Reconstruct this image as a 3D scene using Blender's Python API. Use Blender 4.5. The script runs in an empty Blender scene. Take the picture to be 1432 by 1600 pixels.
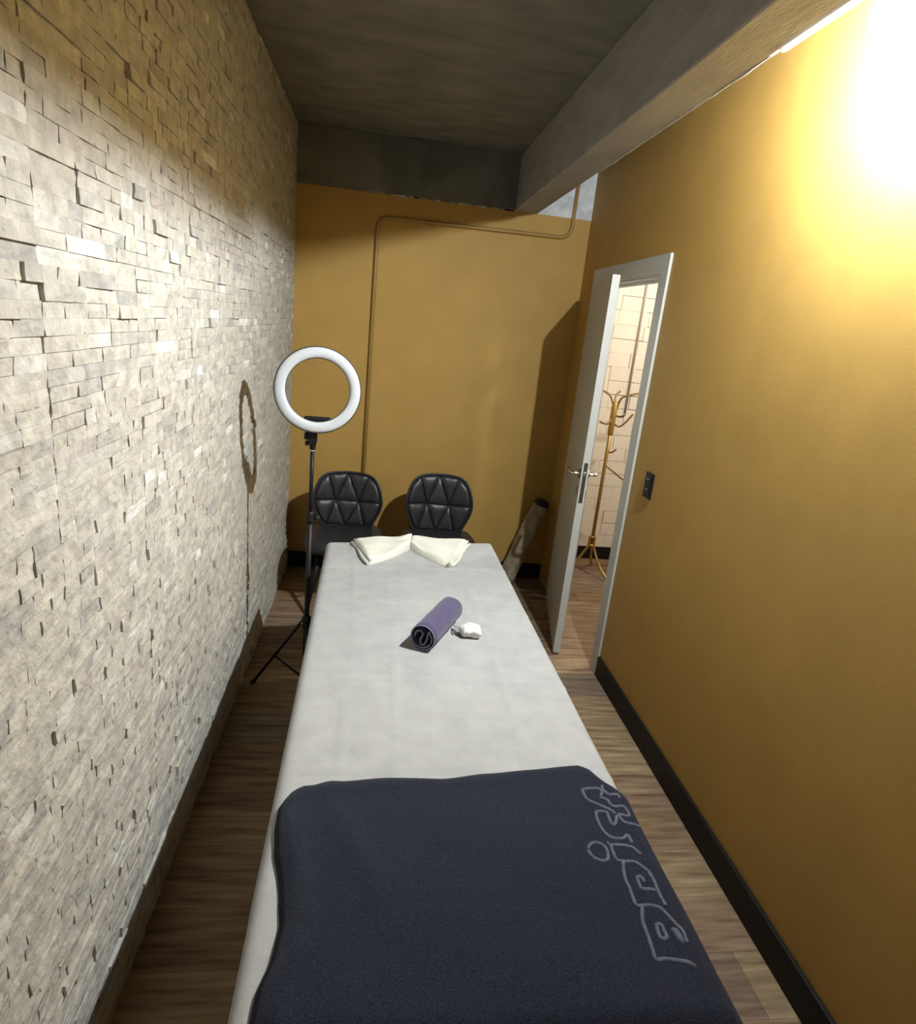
import bpy, bmesh, math, random
from mathutils import Vector, Matrix
random.seed(7)
C = bpy.context.scene.collection
SC = bpy.context.scene

# ---------------------------------------------------------------- camera
CAM = Vector((0.5589, -0.33043, 1.73822))
YAW, PITCH, ROLL, FPX = 0.14361, -0.28542, 0.10411, 983.816
_f = Vector((math.sin(YAW)*math.cos(PITCH), math.cos(YAW)*math.cos(PITCH), math.sin(PITCH)))
_r = _f.cross(Vector((0, 0, 1))).normalized(); _u = _r.cross(_f)
RT = _r*math.cos(ROLL) + _u*math.sin(ROLL); UP = _u*math.cos(ROLL) - _r*math.sin(ROLL); FW = _f
cam = bpy.data.objects.new('camera', bpy.data.cameras.new('camera')); C.objects.link(cam)
m = Matrix((RT, UP, -FW)).transposed().to_4x4(); m.translation = CAM; cam.matrix_world = m
cam.data.sensor_fit = 'HORIZONTAL'; cam.data.sensor_width = 36.0
cam.data.lens = FPX/1432*36; cam.data.clip_start = 0.02
SC.camera = cam

# ---------------------------------------------------------------- world, exposure
w = bpy.data.worlds.new('world'); SC.world = w; w.use_nodes = True
w.node_tree.nodes['Background'].inputs[0].default_value = (0.5, 0.55, 0.6, 1)
w.node_tree.nodes['Background'].inputs[1].default_value = 0.004
SC.view_settings.view_transform = 'Standard'; SC.view_settings.look = 'None'
SC.view_settings.gamma = 1.0; SC.view_settings.use_curve_mapping = False
SC.view_settings.exposure = 0.08
BULB_GLOW = 30.0
BULB_POWER = 125.0
HALL_STRENGTH = 800.0
LAMP = Vector((1.658, 1.24, 2.511))
lg = bpy.data.lights.new('lamp_light', 'POINT'); lg.energy = BULB_POWER; lg.color = (0.92, 0.972, 1.0)
lg.shadow_soft_size = 0.014          # the glowing core inside the clear bulb below
lgo = bpy.data.objects.new('lamp_light', lg); C.objects.link(lgo); lgo.location = LAMP
sp = bpy.data.lights.new('lamp_added_spot', 'SPOT'); sp.energy = 175.0; sp.color = (0.92, 0.972, 1.0)   # added spot at the bare bulb, to throw more light across the room
sp.spot_size = math.radians(132); sp.spot_blend = 1.0; sp.shadow_soft_size = 0.014
spo = bpy.data.objects.new('lamp_added_spot', sp); C.objects.link(spo); spo.location = LAMP
spo.rotation_euler = Vector((-0.76, 0.40, -0.51)).to_track_quat('-Z', 'Y').to_euler()

# ---------------------------------------------------------------- pixel helpers (a pixel gives a direction only)
def ray(q): return FW*FPX + RT*(q[0]-716) - UP*(q[1]-800)
def hit(q, ax, v):
    d = ray(q); t = (v-CAM[ax])/d[ax]; return CAM + d*t
def proj(P):
    d = Vector(P)-CAM; z = d.dot(FW); return (716+FPX*d.dot(RT)/z, 800-FPX*d.dot(UP)/z, z)

# room dimensions (metres)
W, D, HC, HB = 1.835, 3.936, 2.782, 2.464
Y0 = -1.3                    # wall behind the camera
YN, YF, DH = 2.585, 3.66, 2.15
BL, BR = 1.336, 1.483        # side beam
HALL_X, HALL_Y = 3.3, 4.43
WT = 0.12

# ---------------------------------------------------------------- materials
MATS = {}
def node_mat(name):
    m = bpy.data.materials.new(name); m.use_nodes = True
    return m, m.node_tree, m.node_tree.nodes['Principled BSDF']
def mat(name, col, rough=0.6, metal=0.0, var=0.0, vscale=8.0, col2=None, bump=0.0, bscale=60.0,
        stretch=(1, 1, 1), attr=False, detail=6.0, spec=0.5, trans=0.0, sheen=0.0, bump2=0.0, bscale2=8.0, coord='Object'):
    if name in MATS: return MATS[name]
    m, t, b = node_mat(name); N = t.nodes; L = t.links
    b.inputs['Roughness'].default_value = rough; b.inputs['Metallic'].default_value = metal
    b.inputs['Specular IOR Level'].default_value = spec
    b.inputs['Base Color'].default_value = (*col, 1)
    if trans: b.inputs['Transmission Weight'].default_value = trans
    if sheen: b.inputs['Sheen Weight'].default_value = sheen
    tc = N.new('ShaderNodeTexCoord'); mp = N.new('ShaderNodeMapping'); mp.inputs['Scale'].default_value = stretch
    L.new(tc.outputs[coord], mp.inputs['Vector'])
    out = None
    if attr:
        at = N.new('ShaderNodeAttribute'); at.attribute_name = 'Col'; out = at.outputs['Color']
    if var > 0:
        nz = N.new('ShaderNodeTexNoise'); nz.inputs['Scale'].default_value = vscale; nz.inputs['Detail'].default_value = detail
        L.new(mp.outputs[0], nz.inputs['Vector'])
        rp = N.new('ShaderNodeValToRGB'); rp.color_ramp.elements[0].position = 0.3; rp.color_ramp.elements[1].position = 0.7
        c2 = col2 or tuple(x*(1-var) for x in col)
        if attr:
            rp.color_ramp.elements[0].color = (1-var,)*3+(1,) if col2 is None else (*col2, 1)
            rp.color_ramp.elements[1].color = (1, 1, 1, 1)
            mx = N.new('ShaderNodeMix'); mx.data_type = 'RGBA'; mx.blend_type = 'MULTIPLY'; mx.inputs[0].default_value = 1
            L.new(out, mx.inputs[6]); L.new(rp.outputs[0], mx.inputs[7]); out = mx.outputs[2]
        else:
            rp.color_ramp.elements[0].color = (*c2, 1); rp.color_ramp.elements[1].color = (*col, 1); out = rp.outputs[0]
        L.new(nz.outputs['Fac'], rp.inputs['Fac'])
    if out: L.new(out, b.inputs['Base Color'])
    nrm = None
    for bs, sc, dist in ((bump2, bscale2, 0.02), (bump, bscale, 0.004)):
        if bs > 0:
            nz = N.new('ShaderNodeTexNoise'); nz.inputs['Scale'].default_value = sc; nz.inputs['Detail'].default_value = 8
            L.new(mp.outputs[0], nz.inputs['Vector'])
            bp = N.new('ShaderNodeBump'); bp.inputs['Strength'].default_value = bs; bp.inputs['Distance'].default_value = dist
            L.new(nz.outputs['Fac'], bp.inputs['Height'])
            if nrm: L.new(nrm, bp.inputs['Normal'])
            nrm = bp.outputs[0]
    if nrm: L.new(nrm, b.inputs['Normal'])
    MATS[name] = m; return m
def emit(name, col, s):
    m = bpy.data.materials.new(name); m.use_nodes = True; t = m.node_tree; t.nodes.clear()
    e = t.nodes.new('ShaderNodeEmission'); e.inputs[0].default_value = (*col, 1); e.inputs[1].default_value = s
    o = t.nodes.new('ShaderNodeOutputMaterial'); t.links.new(e.outputs[0], o.inputs[0]); return m

M_MUSTARD = mat('mustard_paint', (0.45, 0.282, 0.074), 0.65, var=0.10, vscale=5, bump=0.13, bscale=170, spec=0.35)
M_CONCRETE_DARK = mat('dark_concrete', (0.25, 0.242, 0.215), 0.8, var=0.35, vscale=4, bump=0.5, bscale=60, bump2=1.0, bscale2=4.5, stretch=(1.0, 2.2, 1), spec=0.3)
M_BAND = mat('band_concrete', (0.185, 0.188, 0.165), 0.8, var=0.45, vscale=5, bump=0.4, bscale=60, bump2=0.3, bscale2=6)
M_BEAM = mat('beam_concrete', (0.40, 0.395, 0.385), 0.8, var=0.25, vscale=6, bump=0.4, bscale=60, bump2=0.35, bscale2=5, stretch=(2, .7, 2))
M_PATCH = mat('pale_plaster', (0.72, 0.76, 0.80), 0.8, var=0.4, vscale=14, bump=0.3, bscale=50)
M_CHIP = mat('chipped_plaster', (0.75, 0.72, 0.66), 0.8, var=0.3, vscale=40)
M_STONE = mat('split_stone', (0.6, 0.58, 0.52), 0.85, var=0.34, vscale=24, attr=True, bump=1.0, bscale=70, bump2=0.45, bscale2=30, detail=10, spec=0.25)
M_STONEBACK = mat('stone_mortar', (0.16, 0.135, 0.10), 0.9, var=0.2)
M_PLANK = mat('wood_laminate', (0.4, 0.28, 0.17), 0.55, var=0.50, vscale=7, attr=True, col2=(0.38, 0.31, 0.28), stretch=(0.55, 5.5, 1), bump=0.12, bscale=60, spec=0.25)
M_JOINT = mat('floor_joint', (0.05, 0.035, 0.025), 0.8)
M_BLACKBASE = mat('black_baseboard', (0.009, 0.009, 0.008), 0.55, var=0.2, vscale=20, spec=0.25)
M_WHITEDOOR = mat('white_door_paint', (0.50, 0.51, 0.485), 0.5, var=0.06, vscale=6, bump=0.08, bscale=120)
M_STEEL = mat('brushed_steel', (0.33, 0.34, 0.35), 0.32, metal=1.0, var=0.2, vscale=60)
M_CHROME = mat('chrome', (0.75, 0.74, 0.72), 0.12, metal=1.0)
M_BLACKPL = mat('black_plastic', (0.010, 0.010, 0.011), 0.45, var=0.1, vscale=30, spec=0.25)
M_GREYPL = mat('dark_grey_plastic', (0.022, 0.022, 0.023), 0.5, spec=0.25)
M_WHITEPL = mat('white_diffuser', (0.50, 0.535, 0.58), 0.45, var=0.02, vscale=5)
M_LEATHER = mat('black_leatherette', (0.021, 0.022, 0.026), 0.42, bump=0.25, bscale=160, spec=0.6)
M_SEAM = mat('seam_leatherette', (0.006, 0.006, 0.007), 0.55)
M_SHEET = mat('nonwoven_sheet', (0.375, 0.385, 0.39), 0.8, var=0.14, vscale=16, bump=0.25, bscale=90, bump2=0.12, bscale2=10, spec=0.2)
M_NAVY = mat('navy_terry', (0.028, 0.034, 0.058), 0.95, var=0.7, vscale=330, bump=0.8, bscale=520, spec=0.05, sheen=0.08)
M_NAVYL = mat('navy_relief', (0.125, 0.135, 0.175), 0.95, var=0.3, vscale=90, bump=0.6, bscale=260, spec=0.1)
M_PURPLE = mat('purple_terry', (0.095, 0.083, 0.165), 0.95, var=0.22, vscale=120, bump=0.8, bscale=260, spec=0.1, sheen=0.2)
M_WHITETOWEL = mat('white_terry', (0.66, 0.66, 0.60), 0.95, var=0.06, vscale=20, bump=0.9, bscale=220, spec=0.1)
M_COTTON = mat('white_cotton', (0.68, 0.68, 0.66), 0.9, bump=0.5, bscale=60)
M_FILM = mat('clear_film', (0.95, 0.96, 0.97), 0.12, trans=0.96, bump=0.6, bscale=60)
M_GOLD = mat('gold_metal', (0.52, 0.37, 0.13), 0.38, metal=0.75, var=0.15, vscale=20)
M_GOLDDARK = mat('aged_gold_hook', (0.30, 0.21, 0.09), 0.45, metal=0.6)
M_LOG = mat('pale_bark', (0.40, 0.335, 0.235), 0.9, var=0.6, vscale=16, col2=(0.17, 0.13, 0.07), stretch=(1, 1, 0.6), bump=0.8, bscale=30, bump2=0.5, bscale2=12)
M_LOGEND = mat('black_log_end', (0.012, 0.013, 0.014), 0.8, bump=0.4, bscale=40)
M_HALLBRICK = mat('white_painted_brick', (0.82, 0.78, 0.70), 0.7, var=0.06, vscale=9, bump=0.25, bscale=60)
M_HALLJOINT = mat('brick_joint', (0.10, 0.07, 0.05), 0.9)
M_HALLWALL = mat('hall_plaster', (0.74, 0.69, 0.60), 0.7, var=0.05)
M_GREYPIPE = mat('grey_conduit', (0.42, 0.40, 0.37), 0.5)
M_UPHOL = mat('cream_upholstery', (0.55, 0.52, 0.45), 0.5, bump=0.15, bscale=90)
M_WOODLEG = mat('beech_leg', (0.40, 0.25, 0.12), 0.5, var=0.3, vscale=10, stretch=(6, 6, 1))
M_BRASS = mat('brass_socket', (0.5, 0.34, 0.12), 0.3, metal=1.0)
M_MARK = mat('white_print', (0.7, 0.7, 0.66), 0.5)
M_BULB = bpy.data.materials.new('clear_glowing_bulb'); M_BULB.use_nodes = True
_t = M_BULB.node_tree; _t.nodes.clear()
_e = _t.nodes.new('ShaderNodeEmission'); _e.inputs[0].default_value = (1.0, 0.97, 0.91, 1); _e.inputs[1].default_value = BULB_GLOW
_tr = _t.nodes.new('ShaderNodeBsdfTransparent'); _mx = _t.nodes.new('ShaderNodeMixShader'); _mx.inputs[0].default_value = 0.9
_o = _t.nodes.new('ShaderNodeOutputMaterial'); _t.links.new(_e.outputs[0], _mx.inputs[1]); _t.links.new(_tr.outputs[0], _mx.inputs[2]); _t.links.new(_mx.outputs[0], _o.inputs[0])
M_HALLBULB = emit('hall_bulb_glow', (1.0, 0.93, 0.82), HALL_STRENGTH)

# ---------------------------------------------------------------- mesh helpers
def link(name, bm, material, parent=None, smooth=False):
    me = bpy.data.meshes.new(name); bm.normal_update(); bm.to_mesh(me); bm.free()
    if material: me.materials.append(material)
    if smooth:
        for p in me.polygons: p.use_smooth = True
    o = bpy.data.objects.new(name, me); C.objects.link(o)
    if parent: o.parent = parent
    return o
def tag(o, label=None, cat=None, group=None, kind=None):
    if label: o['label'] = label
    if cat: o['category'] = cat
    if group: o['group'] = group
    if kind: o['kind'] = kind
    return o
def empty(name, loc, label=None, cat=None, group=None, kind=None, rz=0):
    o = bpy.data.objects.new(name, None); C.objects.link(o); o.location = loc; o.rotation_euler = (0, 0, rz)
    o.empty_display_size = 0.1
    return tag(o, label, cat, group, kind)
def bx(bm, lo, hi, bev=0.0, mtx=None):
    r = bmesh.ops.create_cube(bm, size=1.0)
    lo = Vector(lo); hi = Vector(hi); s = hi-lo; c = (hi+lo)/2
    for v in r['verts']:
        v.co = Vector((v.co.x*s.x, v.co.y*s.y, v.co.z*s.z)) + c
    if bev > 0:
        es = list({e for v in r['verts'] for e in v.link_edges})
        g = bmesh.ops.bevel(bm, geom=es, offset=bev, segments=2, affect='EDGES', profile=0.5)
        vs = list({v for v in g['verts']} | {v for v in r['verts'] if v.is_valid})
    else: vs = r['verts']
    if mtx:
        for v in vs: v.co = mtx @ v.co
    return vs
def box(name, lo, hi, material, parent=None, bev=0.0):
    bm = bmesh.new(); bx(bm, lo, hi, bev); return link(name, bm, material, parent)
def tube_bm(bm, pts, r, n=10, caps=True):
    pts = [Vector(p) for p in pts]; k = len(pts)
    rs = r if isinstance(r, (list, tuple)) else [r]*k
    rings = []; up = None
    for i, p in enumerate(pts):
        t = ((pts[min(i+1, k-1)]-p).normalized() + (p-pts[max(i-1, 0)]).normalized())
        if t.length < 1e-6: t = Vector((0, 0, 1))
        t.normalize()
        if up is None:
            a = Vector((0, 0, 1)) if abs(t.z) < 0.9 else Vector((1, 0, 0))
            up = (a - t*a.dot(t)).normalized()
        else:
            up = (up - t*up.dot(t)).normalized()
        s = t.cross(up)
        rings.append([bm.verts.new(p + (up*math.cos(q)+s*math.sin(q))*rs[i]) for q in [2*math.pi*j/n for j in range(n)]])
    for a, b in zip(rings, rings[1:]):
        for j in range(n):
            f = bm.faces.new((a[j], a[(j+1) % n], b[(j+1) % n], b[j])); f.smooth = True
    if caps:
        bm.faces.new(list(reversed(rings[0]))); bm.faces.new(rings[-1])
def tube(name, pts, r, material, parent=None, n=10):
    bm = bmesh.new(); tube_bm(bm, pts, r, n); bmesh.ops.recalc_face_normals(bm, faces=bm.faces); return link(name, bm, material, parent)
def smooth_path(pts, n=6):
    pts = [Vector(p) for p in pts]; out = []
    for i in range(len(pts)-1):
        p0 = pts[max(i-1, 0)]; p1 = pts[i]; p2 = pts[i+1]; p3 = pts[min(i+2, len(pts)-1)]
        for j in range(n):
            t = j/n
            out.append(0.5*((2*p1)+(p2-p0)*t+(2*p0-5*p1+4*p2-p3)*t*t+(3*p1-p0-3*p2+p3)*t**3))
    out.append(pts[-1]); return out
def lathe(name, prof, material, parent=None, n=24, loc=(0, 0, 0), rot=None):
    bm = bmesh.new(); rings = []
    for r, z in prof:
        if r < 1e-6: rings.append([bm.verts.new((0, 0, z))])
        else: rings.append([bm.verts.new((r*math.cos(2*math.pi*j/n), r*math.sin(2*math.pi*j/n), z)) for j in range(n)])
    for a, b in zip(rings, rings[1:]):
        for j in range(n):
            if len(a) == 1 and len(b) == 1: continue
            if len(a) == 1: bm.faces.new((a[0], b[j], b[(j+1) % n]))
            elif len(b) == 1: bm.faces.new((a[j], a[(j+1) % n], b[0]))
            else: bm.faces.new((a[j], a[(j+1) % n], b[(j+1) % n], b[j]))
    bmesh.ops.recalc_face_normals(bm, faces=bm.faces)
    M = Matrix.Translation(Vector(loc)) @ (rot.to_matrix().to_4x4() if rot else Matrix())
    bm.transform(M)
    return link(name, bm, material, parent, smooth=True)
def pydata(name, verts, faces, material, parent=None, smooth=False, cols=None):
    me = bpy.data.meshes.new(name); me.from_pydata(verts, [], faces); me.update()
    if cols:
        a = me.color_attributes.new('Col', 'FLOAT_COLOR', 'POINT')
        a.data.foreach_set('color', [x for c in cols for x in (*c, 1.0)])
    if material: me.materials.append(material)
    if smooth: me.polygons.foreach_set('use_smooth', [True]*len(me.polygons))
    o = bpy.data.objects.new(name, me); C.objects.link(o)
    if parent: o.parent = parent
    return o
def solidify(o, t, off=-1.0):
    m = o.modifiers.new('thickness', 'SOLIDIFY'); m.thickness = t; m.offset = off; return m
def subsurf(o, n=1):
    m = o.modifiers.new('smooth', 'SUBSURF'); m.levels = n; m.render_levels = n; return m

# ================================================================ FLOOR
floor = box('floor', (-0.05, Y0, -0.06), (HALL_X, HALL_Y, -0.0125), M_JOINT); tag(floor, kind='structure')
PW = 0.195
tones = [(0.50, 0.36, 0.22), (0.44, 0.31, 0.20), (0.38, 0.28, 0.20), (0.56, 0.42, 0.25), (0.47, 0.33, 0.20), (0.41, 0.32, 0.25)]
rows = int((HALL_Y-Y0)/PW)+1; rr = random.Random(3)
for i in range(rows):
    ya = 1.007 + (i-12)*PW; yb = ya+PW
    ya = max(ya, Y0); yb = min(yb, HALL_Y)
    if yb-ya < 0.01: continue
    x = -0.02 - rr.random()*0.9
    last = None
    while x < HALL_X-0.01:
        x2 = x+1.22; a = max(x, -0.02); b = min(x2, HALL_X)
        x = x2
        if b-a < 0.02: continue
        t = rr.choice([q for q in tones if q is not last]); last = t
        k = 0.64+rr.random()*0.15; g = 0.0005
        bm = bmesh.new(); bx(bm, (a+g, ya+g, -0.012), (b-g, yb-g, 0.0))
        o = link('floor_plank', bm, M_PLANK, floor)
        at = o.data.color_attributes.new('Col', 'FLOAT_COLOR', 'POINT')
        for d in at.data: d.color = (t[0]*k, t[1]*k, t[2]*k, 1)

# ================================================================ WALLS
wl = box('wall_left', (-WT-0.02, Y0, -0.06), (-0.017, D+WT, HC), M_STONEBACK); tag(wl, kind='structure')
RH = 0.0285
def stone_color(rd):
    q = rd.random()
    if q < 0.70: c = (0.51, 0.49, 0.435)
    elif q < 0.82: c = (0.475, 0.462, 0.425)
    elif q < 0.88: c = (0.41, 0.40, 0.375)
    elif q < 0.935: c = (0.57, 0.555, 0.515)
    elif q < 0.955: c = (0.68, 0.67, 0.64)
    else: c = (0.49, 0.45, 0.41)
    k = 1.02+rd.random()*0.14
    return tuple(x*k for x in c)
def stone_geo(ya, yb, za, zb, rd):
    dep = -0.003 + rd.random()*0.0022 + 0.0008*math.sin(za*977.0)
    q = rd.random()
    if q < 0.07: dep += 0.0035+0.003*rd.random()
    elif q < 0.14: dep -= 0.004
    nx, nz = 4, 3; g = 0.00008 if rd.random() < 0.8 else 0.0009
    tl, tz = (rd.random()-.5)*0.005, (rd.random()-.5)*0.004
    V = []; F = []
    for j in range(nz):
        for i in range(nx):
            u = i/(nx-1); v = j/(nz-1)
            edge = (i in (0, nx-1)) or (j in (0, nz-1))
            uu = u; vv = v
            if 0 < i < nx-1: uu += (rd.random()-.5)*0.16
            if 0 < j < nz-1: vv += (rd.random()-.5)*0.2
            x = dep + tl*(u-.5) + tz*(v-.5) + (rd.random()-.5)*0.0030 - (0.0004 if edge else 0)
            V.append((x, ya+g+(yb-ya-2*g)*uu, za+g+(zb-za-2*g)*vv))
    for j in range(nz-1):
        for i in range(nx-1):
            a = j*nx+i; F.append((a, a+1, a+nx+1, a+nx))
    bd = [0, 1, 2, 3, 7, 11, 10, 9, 8, 4]
    base = len(V)
    for b in bd: V.append((-0.0172, V[b][1], V[b][2]))
    n = len(bd)
    for k in range(n):
        F.append((bd[(k+1) % n], bd[k], base+k, base+(k+1) % n))
    return V, F
rd = random.Random(11); stones = []
nrow = int(HC/RH)+1
seams = [Y0]
while seams[-1] < D-0.5: seams.append(seams[-1]+0.428)
seams[-1] = D
for r in range(nrow):
    za = r*RH; zb = min(za+RH, HC-0.002)
    if zb-za < 0.008: continue
    for s0, s1 in zip(seams, seams[1:]):
        y = s0
        while y < s1-0.002:
            ln = rd.choice((0.055, 0.07, 0.085, 0.10, 0.12, 0.15))*(0.85+0.3*rd.random())
            y2 = y+ln
            if s1-y2 < 0.045: y2 = s1
            stones.append((y, y2, za, zb)); y = y2
def area_px(s):
    ps = [proj((0, a, b)) for a, b in ((s[0], s[2]), (s[1], s[2]), (s[1], s[3]), (s[0], s[3]))]
    if any(p[2] < 0.1 for p in ps): return 0
    cx = sum(p[0] for p in ps)/4; cy = sum(p[1] for p in ps)/4
    if not (0 < cx < 1432 and 0 < cy < 1600): return 0
    return 0.5*abs(sum(ps[k][0]*ps[(k+1) % 4][1]-ps[(k+1) % 4][0]*ps[k][1] for k in range(4)))
order = sorted(range(len(stones)), key=lambda i: -area_px(stones[i]))
single = set(order[:300])
AV, AF, AC = [], [], []
for i, s in enumerate(stones):
    V, F = stone_geo(*s, rd); c = stone_color(rd); cols = [c]*len(V)
    if i in single:
        pydata('stone_brick', V, F, M_STONE, wl, cols=cols)
    else:
        o = len(AV); AV += V; AF += [tuple(k+o for k in f) for f in F]; AC += cols
tag(pydata('stone_cladding', AV, AF, M_STONE, wl, cols=AC), kind='stuff')

tag(box('wall_back', (-0.02, D, -0.06), (W+WT, D+WT, HC), M_MUSTARD), kind='structure')
tag(box('wall_front', (-0.02, Y0-WT, -0.06), (HALL_X, Y0, HC), M_MUSTARD), kind='structure')
# right wall with the door opening
wr = empty('wall_right', (W, YN, 0), kind='structure')
def wr_piece(name, lo, hi):
    bm = bmesh.new(); bx(bm, lo, hi); bm.transform(Matrix.Translation(-Vector((W, YN, 0)))); return link(name, bm, M_MUSTARD, wr)
OPN, OPF = YN+0.06, YF-0.06
wr_piece('wall_panel', (W, Y0, -0.06), (W+WT, OPN, HC))
wr_piece('wall_panel', (W, OPF, -0.06), (W+WT, HALL_Y+WT, HC))
wr_piece('wall_panel', (W, OPN, DH-0.06), (W+WT, OPF, HC))
# ceiling
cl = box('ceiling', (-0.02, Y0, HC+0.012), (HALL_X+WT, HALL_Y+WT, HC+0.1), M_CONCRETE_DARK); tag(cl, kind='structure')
rq = random.Random(31); marks = []
for k in range(120):
    marks.append((rq.uniform(0, 1.9), rq.uniform(0.6, D), rq.uniform(0.03, 0.13), rq.uniform(0.008, 0.02), rq.uniform(-0.35, 0.35), rq.choice((-1, 1))*rq.uniform(0.002, 0.006)))
NX, NY = 110, 260; xs_ = [-0.02+(1.86)*i/NX for i in range(NX+1)]; ys_ = [Y0+(D+0.02-Y0)*j/NY for j in range(NY+1)]
cell = {}
for mk in marks: 
    for gx in range(int((mk[0]-.3)*5), int((mk[0]+.3)*5)+1):
        for gy in range(int((mk[1]-.2)*5), int((mk[1]+.2)*5)+1): cell.setdefault((gx, gy), []).append(mk)
V = []; F = []
for y in ys_:
    for x in xs_:
        z = HC+0.001+0.003*math.sin(x*7+y*3)*math.sin(y*5-x*2)+0.0015*math.sin(x*19+y*13)
        for (mx_, my_, la_, lb_, an, am) in cell.get((int(x*5), int(y*5)), ()):
            dx, dy = x-mx_, y-my_; u = dx*math.cos(an)+dy*math.sin(an); v = -dx*math.sin(an)+dy*math.cos(an)
            z += am*math.exp(-(u/la_)**2-(v/lb_)**2)
        V.append((x, y, z))
for j in range(NY):
    for i in range(NX): k = j*(NX+1)+i; F.append((k, k+NX+1, k+NX+2, k+1))
pydata('plaster_skin', V, F, M_CONCRETE_DARK, cl, smooth=True)
box('plaster_skin', (1.84, Y0, HC), (HALL_X+WT, HALL_Y+WT, HC+0.0119), M_CONCRETE_DARK, cl)
# concrete band on the back wall and pale plaster patch, side beam
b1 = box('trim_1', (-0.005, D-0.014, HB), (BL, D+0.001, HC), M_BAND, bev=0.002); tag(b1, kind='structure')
rc = random.Random(5); AVv = bmesh.new()
for k in range(26):
    x = rc.uniform(0.42, BL-0.02); l = rc.uniform(0.01, 0.05)
    bx(AVv, (x, D-0.0155, HB-0.003), (min(x+l, BL), D-0.002, HB+rc.uniform(0.001, 0.004)))
tag(link('chipped_edge', AVv, M_CHIP, b1), kind='stuff')
tag(box('trim_2', (BR, D-0.004, HB), (W+0.001, D+0.001, HC), M_PATCH), kind='structure')
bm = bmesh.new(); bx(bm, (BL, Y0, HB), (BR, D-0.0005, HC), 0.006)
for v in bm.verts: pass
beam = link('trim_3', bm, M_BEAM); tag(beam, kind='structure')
# chipped plaster bead along the beam's lower edge, then a glowing tube for the bright line by the lamp
rc = random.Random(9)
pts = [(BR-0.001+rc.uniform(-.001, .001), 1.38+i*0.055, HB-0.0005+rc.uniform(-.0008, .0008)) for i in range(26)]
tube('plaster_bead', pts, [0.0016+rc.random()*0.0018 for _ in pts], M_CHIP, beam, 6)
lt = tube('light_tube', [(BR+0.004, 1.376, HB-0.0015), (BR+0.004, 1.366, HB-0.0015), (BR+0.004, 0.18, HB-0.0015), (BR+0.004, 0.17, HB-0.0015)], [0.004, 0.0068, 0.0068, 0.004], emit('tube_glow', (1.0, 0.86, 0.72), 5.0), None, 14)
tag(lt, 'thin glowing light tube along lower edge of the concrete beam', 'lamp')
# baseboards
tag(box('baseboard_right', (W-0.014, Y0+0.001, 0.0), (W+0.001, YN, 0.113), M_BLACKBASE, bev=0.003), kind='structure')
tag(box('baseboard_back', (0.006, D-0.014, 0.0), (W-0.001, D+0.001, 0.113), M_BLACKBASE, bev=0.003), kind='structure')
# hall
wh = box('wall_hall_back', (W+WT, HALL_Y+0.012, -0.06), (HALL_X, HALL_Y+WT, HC), M_HALLJOINT); tag(wh, kind='structure')
rb = random.Random(21); z = 0.0; ri = 0
while z < HC-0.02:
    h = 0.104; z2 = min(z+h, HC); x = W+WT - (0.11 if ri % 2 else 0.0) - rb.random()*0.05; ri += 1
    while x < HALL_X-0.005:
        x2 = x + rb.choice((0.17, 0.21, 0.24)); a = max(x, W+WT); b = min(x2, HALL_X); x = x2
        if b-a < 0.01: continue
        gl, gr, gt, gb = [(0.0028 if rb.random() < 0.34 else 0.0003) for _ in range(4)]
        bm = bmesh.new(); p = rb.uniform(0, 0.003)
        bx(bm, (a+gl, HALL_Y-0.004+p, z+gb), (b-gr, HALL_Y+0.013, z2-gt), 0.0015)
        link('brick', bm, M_HALLBRICK, wh)
    z = z2
tag(box('wall_hall_right', (HALL_X, Y0, -0.06), (HALL_X+WT, HALL_Y+WT, HC), M_HALLWALL), kind='structure')
tag(box('baseboard_hall', (W+WT, HALL_Y-0.016, 0.0), (HALL_X, HALL_Y-0.001, 0.105), M_BLACKBASE, bev=0.002), kind='structure')

# ================================================================ DOOR
door = empty('door_1', (W, YN, 0), kind='structure'); DO = Vector((W, YN, 0))
def dpart(name, lo, hi, m, parent=None, bev=0.0):
    bm = bmesh.new(); bx(bm, lo, hi, bev); bm.transform(Matrix.Translation(-DO)); return link(name, bm, m, parent or door)
CW, CT = 0.085, 0.014
dpart('casing', (W-CT, YN, 0), (W-0.0005, YN+CW, DH), M_WHITEDOOR, bev=0.002)
dpart('casing', (W-CT, YF-CW, 0), (W-0.0005, YF, DH), M_WHITEDOOR, bev=0.002)
dpart('casing', (W-CT, YN+CW, DH-CW), (W-0.0005, YF-CW, DH), M_WHITEDOOR, bev=0.002)
dpart('jamb', (W-0.0004, OPN+0.0005, 0), (W+WT+0.01, OPN+0.034, DH-0.0605), M_WHITEDOOR, bev=0.001)
dpart('jamb', (W-0.0004, OPF-0.034, 0), (W+WT+0.01, OPF-0.0005, DH-0.0605), M_WHITEDOOR, bev=0.001)
dpart('jamb', (W-0.0004, OPN+0.034, DH-0.095), (W+WT+0.01, OPF-0.034, DH-0.0605), M_WHITEDOOR, bev=0.001)
dpart('door_stop', (W+0.045, OPN+0.034, 0), (W+0.075, OPN+0.046, DH-0.095), M_WHITEDOOR)
dpart('door_stop', (W+0.045, OPF-0.046, 0), (W+0.075, OPF-0.034, DH-0.095), M_WHITEDOOR)
dpart('door_stop', (W+0.045, OPN+0.046, DH-0.107), (W+0.075, OPF-0.046, DH-0.095), M_WHITEDOOR)
# leaf, hinged on the far jamb and swung a little into the room
HX, HY = W-0.019, OPF-0.037
FX, FY = 1.640, 2.795      # free edge, left corner
ldir = Vector((FX-HX+0.02, FY-HY, 0)); LL = ldir.length; la = math.atan2(ldir.y, ldir.x)
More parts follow.
